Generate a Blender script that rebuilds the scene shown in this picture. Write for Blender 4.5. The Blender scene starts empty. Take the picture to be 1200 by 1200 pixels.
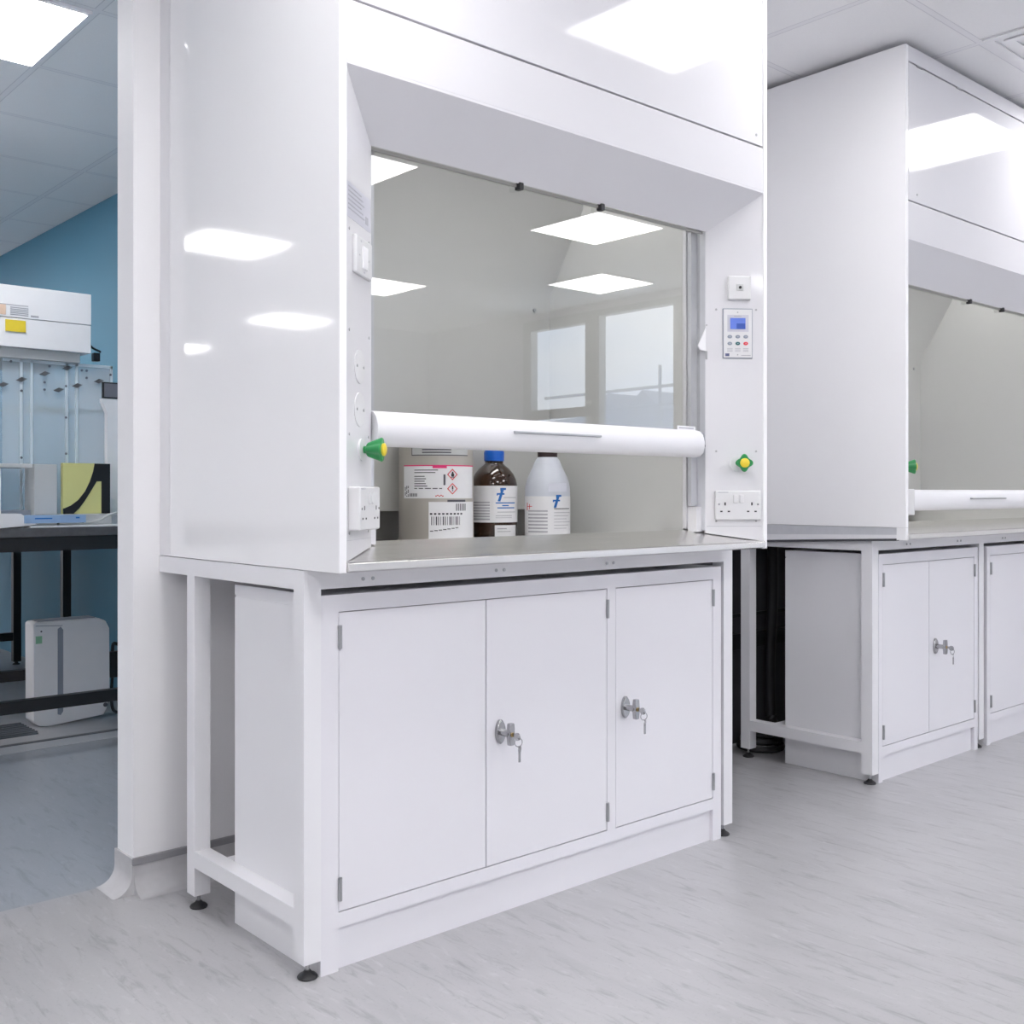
import bpy, bmesh, math, random
from mathutils import Vector, Matrix
random.seed(7)
SC = bpy.context.scene
COL = SC.collection

# ---------------------------------------------------------------- camera
cd = bpy.data.cameras.new('camera'); cam = bpy.data.objects.new('camera', cd); COL.objects.link(cam)
cam.location = (-1.217, -1.985, 1.04)
cam.rotation_euler = (math.radians(90), 0, math.radians(48.367 - 90))
cd.sensor_width = 36; cd.lens = 37.61; cd.shift_y = -23 / 1200; cd.clip_end = 200
SC.camera = cam

# ---------------------------------------------------------------- world (overcast sky outside the windows)
W = bpy.data.worlds.new('world'); SC.world = W; W.use_nodes = True
nt = W.node_tree; nt.nodes.clear()
out = nt.nodes.new('ShaderNodeOutputWorld'); bg = nt.nodes.new('ShaderNodeBackground')
tc = nt.nodes.new('ShaderNodeTexCoord'); nz = nt.nodes.new('ShaderNodeTexNoise'); cr = nt.nodes.new('ShaderNodeValToRGB')
mp = nt.nodes.new('ShaderNodeMapping'); mp.inputs['Scale'].default_value = (1, 1, 3)
nz.inputs['Scale'].default_value = 2.2; nz.inputs['Detail'].default_value = 5
cr.color_ramp.elements[0].position = .35; cr.color_ramp.elements[0].color = (.44, .60, .86, 1)
cr.color_ramp.elements[1].position = .62; cr.color_ramp.elements[1].color = (.86, .90, .96, 1)
nt.links.new(tc.outputs['Generated'], mp.inputs[0]); nt.links.new(mp.outputs[0], nz.inputs['Vector'])
nt.links.new(nz.outputs['Fac'], cr.inputs[0]); nt.links.new(cr.outputs[0], bg.inputs[0]); nt.links.new(bg.outputs[0], out.inputs[0])
bg.inputs[1].default_value = 3.8

LAMP = 9.0         # lamp in the roof of each fume cupboard
PANEL = 10.5       # ceiling LED panel radiance
SC.view_settings.view_transform = 'Standard'
SC.view_settings.look = 'None'
SC.view_settings.gamma = 1
SC.view_settings.use_curve_mapping = False
SC.view_settings.exposure = 0.68
SC.cycles.max_bounces = 14
SC.cycles.diffuse_bounces = 8
SC.cycles.glossy_bounces = 6
SC.cycles.transparent_max_bounces = 24

# ---------------------------------------------------------------- materials
MATS = {}
def mat(name, col, rough=.5, metal=0, coat=0, emit=None, es=0, ior=1.5, noise=None, bump=None, trans=0):
    if name in MATS: return MATS[name]
    m = bpy.data.materials.new(name); m.use_nodes = True; n = m.node_tree
    b = n.nodes['Principled BSDF']
    b.inputs['Base Color'].default_value = (*col, 1); b.inputs['Roughness'].default_value = rough
    b.inputs['Metallic'].default_value = metal; b.inputs['Coat Weight'].default_value = coat
    b.inputs['Coat Roughness'].default_value = .04
    b.inputs['IOR'].default_value = ior; b.inputs['Transmission Weight'].default_value = trans
    if emit: b.inputs['Emission Color'].default_value = (*emit, 1); b.inputs['Emission Strength'].default_value = es
    if noise:
        sc, amt, stretch = noise
        t = n.nodes.new('ShaderNodeTexCoord'); p = n.nodes.new('ShaderNodeMapping'); p.inputs['Scale'].default_value = stretch
        z = n.nodes.new('ShaderNodeTexNoise'); z.inputs['Scale'].default_value = sc; z.inputs['Detail'].default_value = 4
        r = n.nodes.new('ShaderNodeValToRGB')
        r.color_ramp.elements[0].position = .3; r.color_ramp.elements[1].position = .7
        r.color_ramp.elements[0].color = (*[c * (1 - amt) for c in col], 1); r.color_ramp.elements[1].color = (*[min(1, c * (1 + amt)) for c in col], 1)
        n.links.new(t.outputs['Object'], p.inputs[0]); n.links.new(p.outputs[0], z.inputs['Vector'])
        n.links.new(z.outputs['Fac'], r.inputs[0]); n.links.new(r.outputs[0], b.inputs['Base Color'])
    if bump:
        sc, st = bump
        t = n.nodes.new('ShaderNodeTexCoord'); z = n.nodes.new('ShaderNodeTexNoise'); z.inputs['Scale'].default_value = sc
        k = n.nodes.new('ShaderNodeBump'); k.inputs['Strength'].default_value = st; k.inputs['Distance'].default_value = .002
        n.links.new(t.outputs['Object'], z.inputs['Vector']); n.links.new(z.outputs['Fac'], k.inputs['Height']); n.links.new(k.outputs[0], b.inputs['Normal'])
    MATS[name] = m
    return m

white_gloss = mat('gloss_white_panel', (.885, .883, .895), .06, ior=1.6, noise=(3, .008, (1, 1, 1)))
white_front = mat('satin_white_panel', (.71, .705, .73), .07, ior=1.55, noise=(3, .008, (1, 1, 1)))
white_steel = mat('white_powder_coat', (.775, .772, .795), .32, bump=(600, .04))
white_door = mat('white_door_steel', (.785, .778, .815), .22, noise=(2, .01, (1, 1, 1)))
white_plastic = mat('white_plastic', (.84, .84, .86), .3, noise=(20, .01, (1, 1, 1)))
switch_white = mat('switch_white', (.72, .72, .73), .25, noise=(20, .01, (1, 1, 1)))
liner = mat('grey_liner', (.58, .582, .568), .3, noise=(2, .02, (1, 1, 1)))
wall_white = mat('wall_paint', (.84, .835, .85), .6, bump=(250, .05))
blue_paint = mat('blue_wall_paint', (.075, .255, .38), .55, noise=(1.2, .03, (1, 1, 1)))
steel = mat('brushed_steel', (.76, .75, .73), .27, 1, noise=(60, .05, (.05, 1, 1)))
chrome = mat('satin_chrome', (.44, .44, .45), .18, 1, noise=(30, .05, (1, 1, 1)))
grey_metal = mat('grey_aluminium', (.40, .41, .42), .35, .8, noise=(30, .05, (1, 1, 1)))
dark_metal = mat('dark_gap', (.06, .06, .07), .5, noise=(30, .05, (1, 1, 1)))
black = mat('black_rubber', (.015, .015, .018), .45, noise=(30, .1, (1, 1, 1)))
black_frame = mat('black_powder_coat', (.012, .012, .014), .4, noise=(30, .1, (1, 1, 1)))
black_panel = mat('black_gap_panel', (.055, .055, .062), .6, noise=(4, .2, (1, 1, 1)))
ink = mat('print_ink', (.09, .09, .11), .6, noise=(30, .1, (1, 1, 1)))
faint_ink = mat('grey_print', (.42, .42, .46), .6, noise=(30, .1, (1, 1, 1)))
paper = mat('label_paper', (.80, .80, .82), .5, noise=(30, .01, (1, 1, 1)))
label_grey = mat('grey_label', (.54, .54, .60), .4, noise=(30, .02, (1, 1, 1)))
green = mat('green_knob', (.02, .25, .07), .3, noise=(30, .1, (1, 1, 1)))
yellow = mat('yellow_plastic', (.80, .62, .04), .35, noise=(30, .05, (1, 1, 1)))
blue_cap = mat('blue_cap', (.01, .13, .62), .3, noise=(30, .05, (1, 1, 1)))
blue_ink = mat('blue_print', (.015, .15, .48), .5, noise=(30, .05, (1, 1, 1)))
red_ink = mat('red_print', (.70, .06, .08), .5, noise=(30, .05, (1, 1, 1)))
pink_ink = mat('pink_print', (.80, .04, .20), .5, noise=(30, .05, (1, 1, 1)))
amber = mat('amber_glass', (.035, .014, .006), .06, coat=.5, noise=(6, .3, (1, 1, 1)))
hdpe = mat('cloudy_plastic', (.62, .65, .72), .35, noise=(6, .04, (1, 1, 1)))
black_cap = mat('black_cap', (.03, .015, .015), .35, noise=(30, .1, (1, 1, 1)))
drum_mat = mat('drum_metal', (.50, .47, .43), .38, .5, noise=(8, .05, (1, 1, .3)))
screen_blue = mat('lcd_blue', (.10, .16, .50), .3, emit=(.09, .17, .62), es=.22, noise=(20, .1, (1, 1, 1)))
screen_dark = mat('lcd_dark_blue', (.03, .07, .30), .3, emit=(.03, .09, .42), es=.18, noise=(20, .1, (1, 1, 1)))
tile_yellow = mat('pale_yellow_card', (.70, .68, .28), .45, noise=(6, .03, (1, 1, 1)))
pale_grey = mat('pale_grey_plastic', (.55, .56, .56), .45, noise=(6, .03, (1, 1, 1)))
mid_grey = mat('mid_grey_plastic', (.27, .30, .36), .4, noise=(6, .05, (1, 1, 1)))
box_blue = mat('pale_blue_card', (.30, .45, .68), .5, noise=(10, .05, (1, 1, 1)))
bench_top = mat('dark_grey_laminate', (.085, .085, .09), .35, noise=(40, .15, (1, 1, 1)))
sky_glass_frame = mat('window_frame_grey', (.55, .54, .51), .4, noise=(10, .03, (1, 1, 1)))
green_soft = mat('soft_green_print', (.25, .50, .33), .5, noise=(10, .03, (1, 1, 1)))
orange_soft = mat('orange_print', (.80, .35, .12), .5, noise=(10, .03, (1, 1, 1)))
scaffold_mat = mat('galvanised_tube', (.45, .48, .53), .5, .3, noise=(10, .05, (1, 1, 1)))
roof_mat = mat('slate_roof', (.50, .53, .60), .7, noise=(6, .15, (1, 1, 1)))

def led(k=1.0):
    m = bpy.data.materials.new('led_diffuser'); m.use_nodes = True; n = m.node_tree; n.nodes.clear()
    o = n.nodes.new('ShaderNodeOutputMaterial'); e = n.nodes.new('ShaderNodeEmission')
    e.inputs[0].default_value = (1, .985, .99, 1); e.inputs[1].default_value = PANEL * k
    n.links.new(e.outputs[0], o.inputs[0]); return m
led_mat = led(); led_dim = led(.6)
lamp_mat = mat('chamber_lamp', (.8, .8, .8), .5, emit=(1, .985, .965), es=LAMP)

def glass_mat(name, tint, refl_ior, gloss=(1, 1, 1), haze=0):
    m = bpy.data.materials.new(name); m.use_nodes = True; n = m.node_tree; n.nodes.clear()
    o = n.nodes.new('ShaderNodeOutputMaterial'); mix = n.nodes.new('ShaderNodeMixShader'); f = n.nodes.new('ShaderNodeFresnel')
    f.inputs[0].default_value = refl_ior
    t = n.nodes.new('ShaderNodeBsdfTransparent'); t.inputs[0].default_value = (*tint, 1)
    g = n.nodes.new('ShaderNodeBsdfGlossy'); g.inputs['Roughness'].default_value = .0; g.inputs[0].default_value = (*gloss, 1)
    base = t.outputs[0]
    if haze:
        d = n.nodes.new('ShaderNodeBsdfDiffuse'); d.inputs[0].default_value = (.8, .85, .9, 1)
        h = n.nodes.new('ShaderNodeMixShader'); h.inputs[0].default_value = haze
        n.links.new(t.outputs[0], h.inputs[1]); n.links.new(d.outputs[0], h.inputs[2]); base = h.outputs[0]
    ge = n.nodes.new('ShaderNodeNewGeometry'); inv = n.nodes.new('ShaderNodeMath'); inv.operation = 'SUBTRACT'; inv.inputs[0].default_value = 1
    mu = n.nodes.new('ShaderNodeMath'); mu.operation = 'MULTIPLY'
    n.links.new(ge.outputs['Backfacing'], inv.inputs[1]); n.links.new(inv.outputs[0], mu.inputs[0]); n.links.new(f.outputs[0], mu.inputs[1])
    n.links.new(mu.outputs[0], mix.inputs[0]); n.links.new(base, mix.inputs[1]); n.links.new(g.outputs[0], mix.inputs[2])
    n.links.new(mix.outputs[0], o.inputs[0]); return m
sash_glass = glass_mat('sash_glass', (.90, .903, .90), 1.72)
window_glass = glass_mat('window_glass', (.95, .96, .97), 1.2)
acrylic = glass_mat('clear_acrylic', (.93, .95, .97), 1.3, haze=.3)
acrylic_clear = glass_mat('clear_acrylic_thin', (.96, .98, .99), 1.3, haze=.10)
light_alu = mat('light_aluminium', (.62, .63, .66), .38, .35, noise=(30, .03, (1, 1, 1)))
acrylic_edge = mat('acrylic_edge', (.62, .70, .76), .25, noise=(10, .03, (1, 1, 1)))
acrylic_green = mat('acrylic_green_edge', (.25, .42, .40), .25, noise=(10, .03, (1, 1, 1)))

def floor_mat(name, base, vein, dark):
    m = bpy.data.materials.new(name); m.use_nodes = True; n = m.node_tree; b = n.nodes['Principled BSDF']
    t = n.nodes.new('ShaderNodeTexCoord'); L = n.links
    def layer(scale, stretch, rot, p0, p1, detail=6, dist=.6):
        p = n.nodes.new('ShaderNodeMapping'); p.inputs['Scale'].default_value = stretch; p.inputs['Rotation'].default_value = (0, 0, rot)
        z = n.nodes.new('ShaderNodeTexNoise'); z.inputs['Scale'].default_value = scale; z.inputs['Detail'].default_value = detail
        z.inputs['Distortion'].default_value = dist; z.inputs['Roughness'].default_value = .62
        r = n.nodes.new('ShaderNodeValToRGB'); r.color_ramp.elements[0].position = p0; r.color_ramp.elements[1].position = p1
        L.new(t.outputs['Object'], p.inputs[0]); L.new(p.outputs[0], z.inputs['Vector']); L.new(z.outputs['Fac'], r.inputs[0]); return r.outputs[0]
    def mix(fac, a, c, amt):
        mm = n.nodes.new('ShaderNodeMath'); mm.operation = 'MULTIPLY'; mm.inputs[1].default_value = amt; L.new(fac, mm.inputs[0])
        x = n.nodes.new('ShaderNodeMix'); x.data_type = 'RGBA'; L.new(mm.outputs[0], x.inputs[0])
        if isinstance(a, tuple): x.inputs[6].default_value = (*a, 1)
        else: L.new(a, x.inputs[6])
        x.inputs[7].default_value = (*c, 1); return x.outputs[2]
    c = mix(layer(3.2, (3.0, .75, 1), .15, .42, .66), base, vein, .42)
    c = mix(layer(15, (3.0, .5, 1), .1, .54, .74), c, dark, .55)
    c = mix(layer(22, (2.6, .6, 1), .2, .58, .72), c, tuple(min(1, v * 1.22) for v in base), .6)
    c = mix(layer(120, (1, 1, 1), 0, .60, .75, 2, 0), c, dark, .25)
    L.new(c, b.inputs['Base Color']); b.inputs['Roughness'].default_value = .30
    return m
floor_light = floor_mat('marbled_vinyl_light', (.42, .417, .43), (.32, .318, .33), (.17, .168, .175))
floor_blue = floor_mat('marbled_vinyl_blue', (.335, .36, .40), (.27, .295, .335), (.17, .185, .21))
cove_mat = mat('cove_vinyl', (.50, .495, .51), .4, noise=(20, .06, (1, 1, 1)))
cove_cap = mat('cove_cap', (.27, .27, .285), .4, noise=(20, .03, (1, 1, 1)))

def ceiling_mat():
    m = bpy.data.materials.new('ceiling_tiles'); m.use_nodes = True; n = m.node_tree; b = n.nodes['Principled BSDF']; L = n.links
    t = n.nodes.new('ShaderNodeTexCoord'); s = n.nodes.new('ShaderNodeSeparateXYZ'); L.new(t.outputs['Object'], s.inputs[0])
    def M(op, a, bb):
        k = n.nodes.new('ShaderNodeMath'); k.operation = op
        for i, v in enumerate((a, bb)):
            if v is None: continue
            if isinstance(v, (int, float)): k.inputs[i].default_value = v
            else: L.new(v, k.inputs[i])
        return k.outputs[0]
    def d(ax, off):   # distance to nearest grid line
        f = M('FRACT', M('DIVIDE', M('SUBTRACT', s.outputs[ax], off), .6), None)
        return M('MULTIPLY', M('MINIMUM', f, M('SUBTRACT', 1, f)), .6)
    dm = M('MINIMUM', d(0, .09), d(1, -.28))
    bar = M('LESS_THAN', dm, .010); edge = M('LESS_THAN', dm, .0135)
    z = n.nodes.new('ShaderNodeTexNoise'); z.inputs['Scale'].default_value = 240; L.new(t.outputs['Object'], z.inputs['Vector'])
    r = n.nodes.new('ShaderNodeValToRGB'); r.color_ramp.elements[0].color = (.87, .87, .88, 1); r.color_ramp.elements[1].color = (.93, .93, .94, 1); L.new(z.outputs['Fac'], r.inputs[0])
    x = n.nodes.new('ShaderNodeMix'); x.data_type = 'RGBA'; L.new(edge, x.inputs[0]); L.new(r.outputs[0], x.inputs[6]); x.inputs[7].default_value = (.70, .70, .73, 1)
    y = n.nodes.new('ShaderNodeMix'); y.data_type = 'RGBA'; L.new(bar, y.inputs[0]); L.new(x.outputs[2], y.inputs[6]); y.inputs[7].default_value = (.86, .86, .88, 1)
    L.new(y.outputs[2], b.inputs['Base Color']); b.inputs['Roughness'].default_value = .75
    return m
ceil_mat = ceiling_mat()

# ---------------------------------------------------------------- mesh helpers
I4 = Matrix.Identity(4)
class MB:
    def __init__(s, M=I4): s.bm = bmesh.new(); s.M = M
    def _xf(s, vs, M): 
        for v in vs: v.co = (s.M @ M) @ v.co
    def _bev(s, vs, w, seg=2):
        es = list({e for v in vs for e in v.link_edges})
        bmesh.ops.bevel(s.bm, geom=es, offset=w, segments=seg, profile=.5, affect='EDGES')
    def box(s, x0, x1, y0, y1, z0, z1, bev=0, seg=2, M=I4):
        vs = bmesh.ops.create_cube(s.bm, size=1)['verts']
        for v in vs: v.co = Vector(((x0 + x1) / 2 + v.co.x * (x1 - x0), (y0 + y1) / 2 + v.co.y * (y1 - y0), (z0 + z1) / 2 + v.co.z * (z1 - z0)))
        s._xf(vs, M)
        if bev: s._bev(vs, bev, seg)
        return s
    def prism(s, pts, axis, a0, a1, bev=0, M=I4):
        # pts: 2-D polygon; axis 0 -> (y,z) extruded along x; 1 -> (x,z) along y; 2 -> (x,y) along z
        def mk(p, a): return Vector((a, p[0], p[1])) if axis == 0 else Vector((p[0], a, p[1])) if axis == 1 else Vector((p[0], p[1], a))
        A = [s.bm.verts.new(mk(p, a0)) for p in pts]; B = [s.bm.verts.new(mk(p, a1)) for p in pts]
        n = len(pts)
        s.bm.faces.new(A); s.bm.faces.new(B[::-1])
        for i in range(n): s.bm.faces.new((A[i], B[i], B[(i + 1) % n], A[(i + 1) % n]))
        s._xf(A + B, M)
        if bev: s._bev(A + B, bev)
        return s
    def hexa(s, P):   # 8 points: bottom ring, top ring
        v = [s.bm.verts.new(s.M @ Vector(p)) for p in P]
        for f in ((0, 1, 2, 3), (7, 6, 5, 4), (0, 4, 5, 1), (1, 5, 6, 2), (2, 6, 7, 3), (3, 7, 4, 0)): s.bm.faces.new([v[i] for i in f])
        return s
    def lathe(s, c, prof, seg=32, axis=Vector((0, 0, 1)), sx=1, sy=1):
        q = Vector((0, 0, 1)).rotation_difference(Vector(axis).normalized()).to_matrix().to_4x4()
        T = Matrix.Translation(Vector(c)) @ q; rings = []
        for r, z in prof:
            if r < 1e-6: rings.append([s.bm.verts.new(s.M @ (T @ Vector((0, 0, z))))])
            else: rings.append([s.bm.verts.new(s.M @ (T @ Vector((r * sx * math.cos(2 * math.pi * k / seg), r * sy * math.sin(2 * math.pi * k / seg), z)))) for k in range(seg)])
        for a, b in zip(rings, rings[1:]):
            for k in range(seg):
                k2 = (k + 1) % seg
                if len(a) == 1 and len(b) == 1: continue
                if len(a) == 1: s.bm.faces.new((a[0], b[k], b[k2]))
                elif len(b) == 1: s.bm.faces.new((a[k], b[0], a[k2]))
                else: s.bm.faces.new((a[k], b[k], b[k2], a[k2]))
        for r in (rings[0], rings[-1]):
            if len(r) > 1: s.bm.faces.new(r)
        return s
    def cyl(s, p0, p1, r, seg=20, r2=None):
        p0 = Vector(p0); p1 = Vector(p1); h = (p1 - p0).length
        return s.lathe(p0, [(r, 0), (r if r2 is None else r2, h)], seg, p1 - p0)
    def tube(s, pts, r, seg=10):
        P = [Vector(p) for p in pts]
        # Catmull-Rom
        Q = []
        E = [2 * P[0] - P[1]] + P + [2 * P[-1] - P[-2]]
        for i in range(1, len(E) - 2):
            for k in range(6):
                t = k / 6; a, b, c, d = E[i - 1:i + 3]
                Q.append(.5 * ((2 * b) + (c - a) * t + (2 * a - 5 * b + 4 * c - d) * t * t + (3 * b - 3 * c + d - a) * t ** 3))
        Q.append(P[-1]); rings = []
        up = Vector((.31, .17, .93)).normalized()
        for i, p in enumerate(Q):
            d = (Q[min(i + 1, len(Q) - 1)] - Q[max(i - 1, 0)]).normalized()
            u = d.cross(up).normalized(); w = d.cross(u)
            rings.append([s.bm.verts.new(s.M @ (p + r * (u * math.cos(2 * math.pi * k / seg) + w * math.sin(2 * math.pi * k / seg)))) for k in range(seg)])
        for a, b in zip(rings, rings[1:]):
            for k in range(seg): s.bm.faces.new((a[k], a[(k + 1) % seg], b[(k + 1) % seg], b[k]))
        s.bm.faces.new(rings[0]); s.bm.faces.new(rings[-1]); return s
    def torus(s, c, R, r, axis=(0, 0, 1), seg=20):
        q = Vector((0, 0, 1)).rotation_difference(Vector(axis).normalized()); C = Vector(c)
        rings = []
        for i in range(seg):
            a = 2 * math.pi * i / seg; e = Vector((math.cos(a), math.sin(a), 0))
            rings.append([s.bm.verts.new(s.M @ (C + q @ (e * (R + r * math.cos(b)) + Vector((0, 0, r * math.sin(b)))))) for b in [2 * math.pi * k / 8 for k in range(8)]])
        for i in range(seg):
            A = rings[i]; B = rings[(i + 1) % seg]
            for k in range(8): s.bm.faces.new((A[k], B[k], B[(k + 1) % 8], A[(k + 1) % 8]))
        return s
    def patch(s, c, r, a0, a1, z0, z1, n=10, th=.0006):   # curved label on a vertical cylinder, degrees
        A = []
        for k in range(n + 1):
            a = math.radians(a0 + (a1 - a0) * k / n)
            A.append([s.bm.verts.new(s.M @ Vector((c[0] + rr * math.cos(a), c[1] + rr * math.sin(a), z))) for rr, z in ((r, z0), (r + th, z0), (r + th, z1), (r, z1))])
        for p, q in zip(A, A[1:]):
            for i in range(4): s.bm.faces.new((p[i], p[(i + 1) % 4], q[(i + 1) % 4], q[i]))
        s.bm.faces.new(A[0]); s.bm.faces.new(A[-1][::-1]); return s
    def build(s, name, material, parent=None, root=None, smooth=None):
        me = bpy.data.meshes.new(name); bmesh.ops.recalc_face_normals(s.bm, faces=s.bm.faces)
        if root is None and parent is not None: root = parent
        if parent is None:
            xs = [v.co for v in s.bm.verts]
            org = Vector(((min(v.x for v in xs) + max(v.x for v in xs)) / 2, (min(v.y for v in xs) + max(v.y for v in xs)) / 2, min(v.z for v in xs)))
        else: org = Vector(root_of(parent).location)
        bmesh.ops.translate(s.bm, verts=s.bm.verts, vec=-org)
        s.bm.to_mesh(me); s.bm.free(); me.materials.append(material)
        me.shade_smooth()
        me.set_sharp_from_angle(angle=math.radians(38))
        o = bpy.data.objects.new(name, me); COL.objects.link(o)
        if parent is None: o.location = org
        else: o.parent = parent
        wn = o.modifiers.new('weighted_normals', 'WEIGHTED_NORMAL'); wn.keep_sharp = True; wn.weight = 100
        return o
def root_of(o):
    while o.parent: o = o.parent
    return o
def tag(o, label=None, cat=None, group=None, kind=None):
    if label: o['label'] = label
    if cat: o['category'] = cat
    if group: o['group'] = group
    if kind: o['kind'] = kind
    return o
def thing(name, loc, label, cat, group=None):
    o = bpy.data.objects.new(name, None); o.empty_display_size = .05; COL.objects.link(o); o.location = loc
    return tag(o, label, cat, group)
def copy_tree(o, parent=None):
    c = o.copy(); COL.objects.link(c); c.parent = parent
    for ch in list(o.children): copy_tree(ch, c)
    return c
def struct(o): o['kind'] = 'structure'; return o

# ================================================================= SETTING
CZ = 2.61
o = struct(MB().box(-6.5, 5.2, -6.5, .84, -.05, 0).build('floor', floor_light))
o = struct(MB().box(-6.5, .965, .84, 10, -.05, 0).build('floor', floor_blue))
# grey vinyl strip under the far bench and its dark seam
struct(MB().box(-6.5, .965, 2.52, 2.645, 0, .002).build('trim_1', mat('pale_vinyl_strip', (.56, .57, .60), .35, noise=(12, .06, (1, 1, 1)))))
struct(MB().box(-6.5, .965, 2.645, 2.675, 0, .004).build('trim_2', mat('dark_seam_strip', (.11, .11, .12), .4, noise=(12, .06, (1, 1, 1)))))
struct(MB().box(-6.5, .965, 2.675, 10, 0, .002).build('floor', mat('pale_vinyl_far', (.50, .50, .52), .35, noise=(12, .06, (1, 1, 1)))))
# ceiling: grid material is read in object space, so keep its origin at the world origin
def ceiling():
    mb = MB(); mb.box(-6.5, 5.2, -6.5, 10, CZ, CZ + .05)
    me = bpy.data.meshes.new('ceiling'); mb.bm.to_mesh(me); mb.bm.free(); me.materials.append(ceil_mat)
    o = bpy.data.objects.new('ceiling', me); COL.objects.link(o); return struct(o)
ceiling()
struct(MB().box(-.11, 5.2, .735, .84, 0, CZ).build('wall_back', wall_white))
struct(MB().box(.965, 1.065, .84, 10, 0, CZ).build('wall_blue', blue_paint))
struct(MB().box(-6.5, 5.3, -6.6, -6.5, 0, CZ).build('wall_front', wall_white))
struct(MB().box(-6.6, -6.5, -6.5, 10, 0, CZ).build('wall_left', wall_white))
struct(MB().box(-6.5, 1.065, 10, 10.1, 0, CZ).build('wall_far', wall_white))
# right wall with two windows behind the camera (they show as reflections in the sash)
WIN = [(-5.10, -3.28, [(-5.0, -4.33, 1.76, 2.46), (-5.0, -4.33, 1.0, 1.68), (-4.17, -3.38, 1.0, 2.50)])]
mb = MB()
edges = [-6.5, -5.10, -3.28, -2.6, -.95, .735]
mb.box(5.2, 5.3, -6.5, -5.10, 0, CZ).box(5.2, 5.3, -3.28, .735, 0, CZ)
mb.box(5.2, 5.3, -5.10, -3.28, 0, .92).box(5.2, 5.3, -5.10, -3.28, 2.55, CZ)
struct(mb.build('wall_right', wall_white))
def window(n, y0, y1, panes, z0=.92, z1=2.55):
    mb = MB()
    ys = sorted({y0, y1} | {p[0] for p in panes} | {p[1] for p in panes}); zs = sorted({z0, z1} | {p[2] for p in panes} | {p[3] for p in panes})
    for a, b in zip(ys, ys[1:]):
        for c, d in zip(zs, zs[1:]):
            m = ((a + b) / 2, (c + d) / 2)
            if not any(p[0] < m[0] < p[1] and p[2] < m[1] < p[3] for p in panes): mb.box(5.19, 5.27, a, b, c, d)
    f = struct(mb.build('window_%d' % n, sky_glass_frame))
    for p in panes: MB().box(5.228, 5.234, p[0], p[1], p[2], p[3]).build('pane', window_glass, f)
window(1, *WIN[0])
# roofs and scaffold outside that window
mb = MB()
mb.prism([(-12.8, -.5), (-12.8, 2.35), (-11.35, 2.40), (-10.95, 2.78), (-10.62, 2.50), (-10.5, 2.50), (-10.15, 2.78), (-9.75, 2.45), (-9.1, 2.40), (-9.1, -.5)], 0, 12.5, 14)
tag(mb.build('gabled_building', roof_mat), 'grey gabled houses outside the window, mirrored faintly in the sash glass', 'building')
mb = MB()
mb.cyl((10, -7.62, -.5), (10, -7.62, 2.78), .022, 8).cyl((10, -9.0, -.5), (10, -9.0, 2.30), .02, 8).cyl((10, -6.2, -.5), (10, -6.2, 2.78), .022, 8)
mb.cyl((10, -9.9, 2.47), (10, -6.0, 2.50), .022, 8).cyl((10, -9.2, 2.22), (10, -6.0, 2.26), .02, 8)
tag(mb.build('scaffold', scaffold_mat), 'metal scaffold rail and poles outside, mirrored in the sash glass', 'scaffold')

# cove skirting of the back wall
def cove(prof, r=.055, n=6, zt=.078):
    P = [(0, 0)]
    return P
mb = MB()
prof = [(.735, 0), (.735, .075), (.729, .075), (.729, .05)] 
for k in range(1, 7):
    a = math.radians(90 * k / 6); prof.append((.729 - .05 * (1 - math.cos(a)), .05 - .05 * math.sin(a) + .0008))
mb.prism(prof, 0, -.11, 5.2)
sk = struct(mb.build('baseboard_back', cove_mat))
MB().box(-.116, 5.2, .725, .7349, .0752, .095, .003).build('cap_strip', cove_cap, sk)
mb = MB()
prof = [(-.11, 0), (-.11, .094), (-.116, .094), (-.116, .05)]
for k in range(1, 7):
    a = math.radians(90 * k / 6); prof.append((-.116 - .05 * (1 - math.cos(a)), .05 - .05 * math.sin(a) + .0008))
mb.prism(prof, 1, .729, .846)
struct(mb.build('baseboard_end', cove_mat))

# black panel put in to fill the gap behind the second fume cupboard
t = thing('gap_panel', (2.0, .70, 0), 'black panel in the gap between the two fume cupboards', 'panel')
MB().box(1.50, 3.40, .70, .733, .0, .86, .002).build('backing', black_panel, t)
MB().box(1.50, 3.40, .672, .6995, .395, .46, .003).build('rail', black, t)
MB().box(1.50, 3.40, .685, .6995, .525, .54, .002).build('rail', black, t)
mb = MB(); mb.tube([(2.535, .61, .86), (2.535, .61, .6), (2.515, .61, .35), (2.51, .60, .12), (2.47, .54, .06), (2.42, .52, .045)], .022, 12)
for i in range(3): mb.torus((2.425, .592, .014 + .027 * i), .085 - .012 * i, .0125, (0, 0, 1), 28)
tag(mb.build('hose', black), 'black ribbed hose hanging and coiled on the floor beside the black panel', 'hose')

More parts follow.
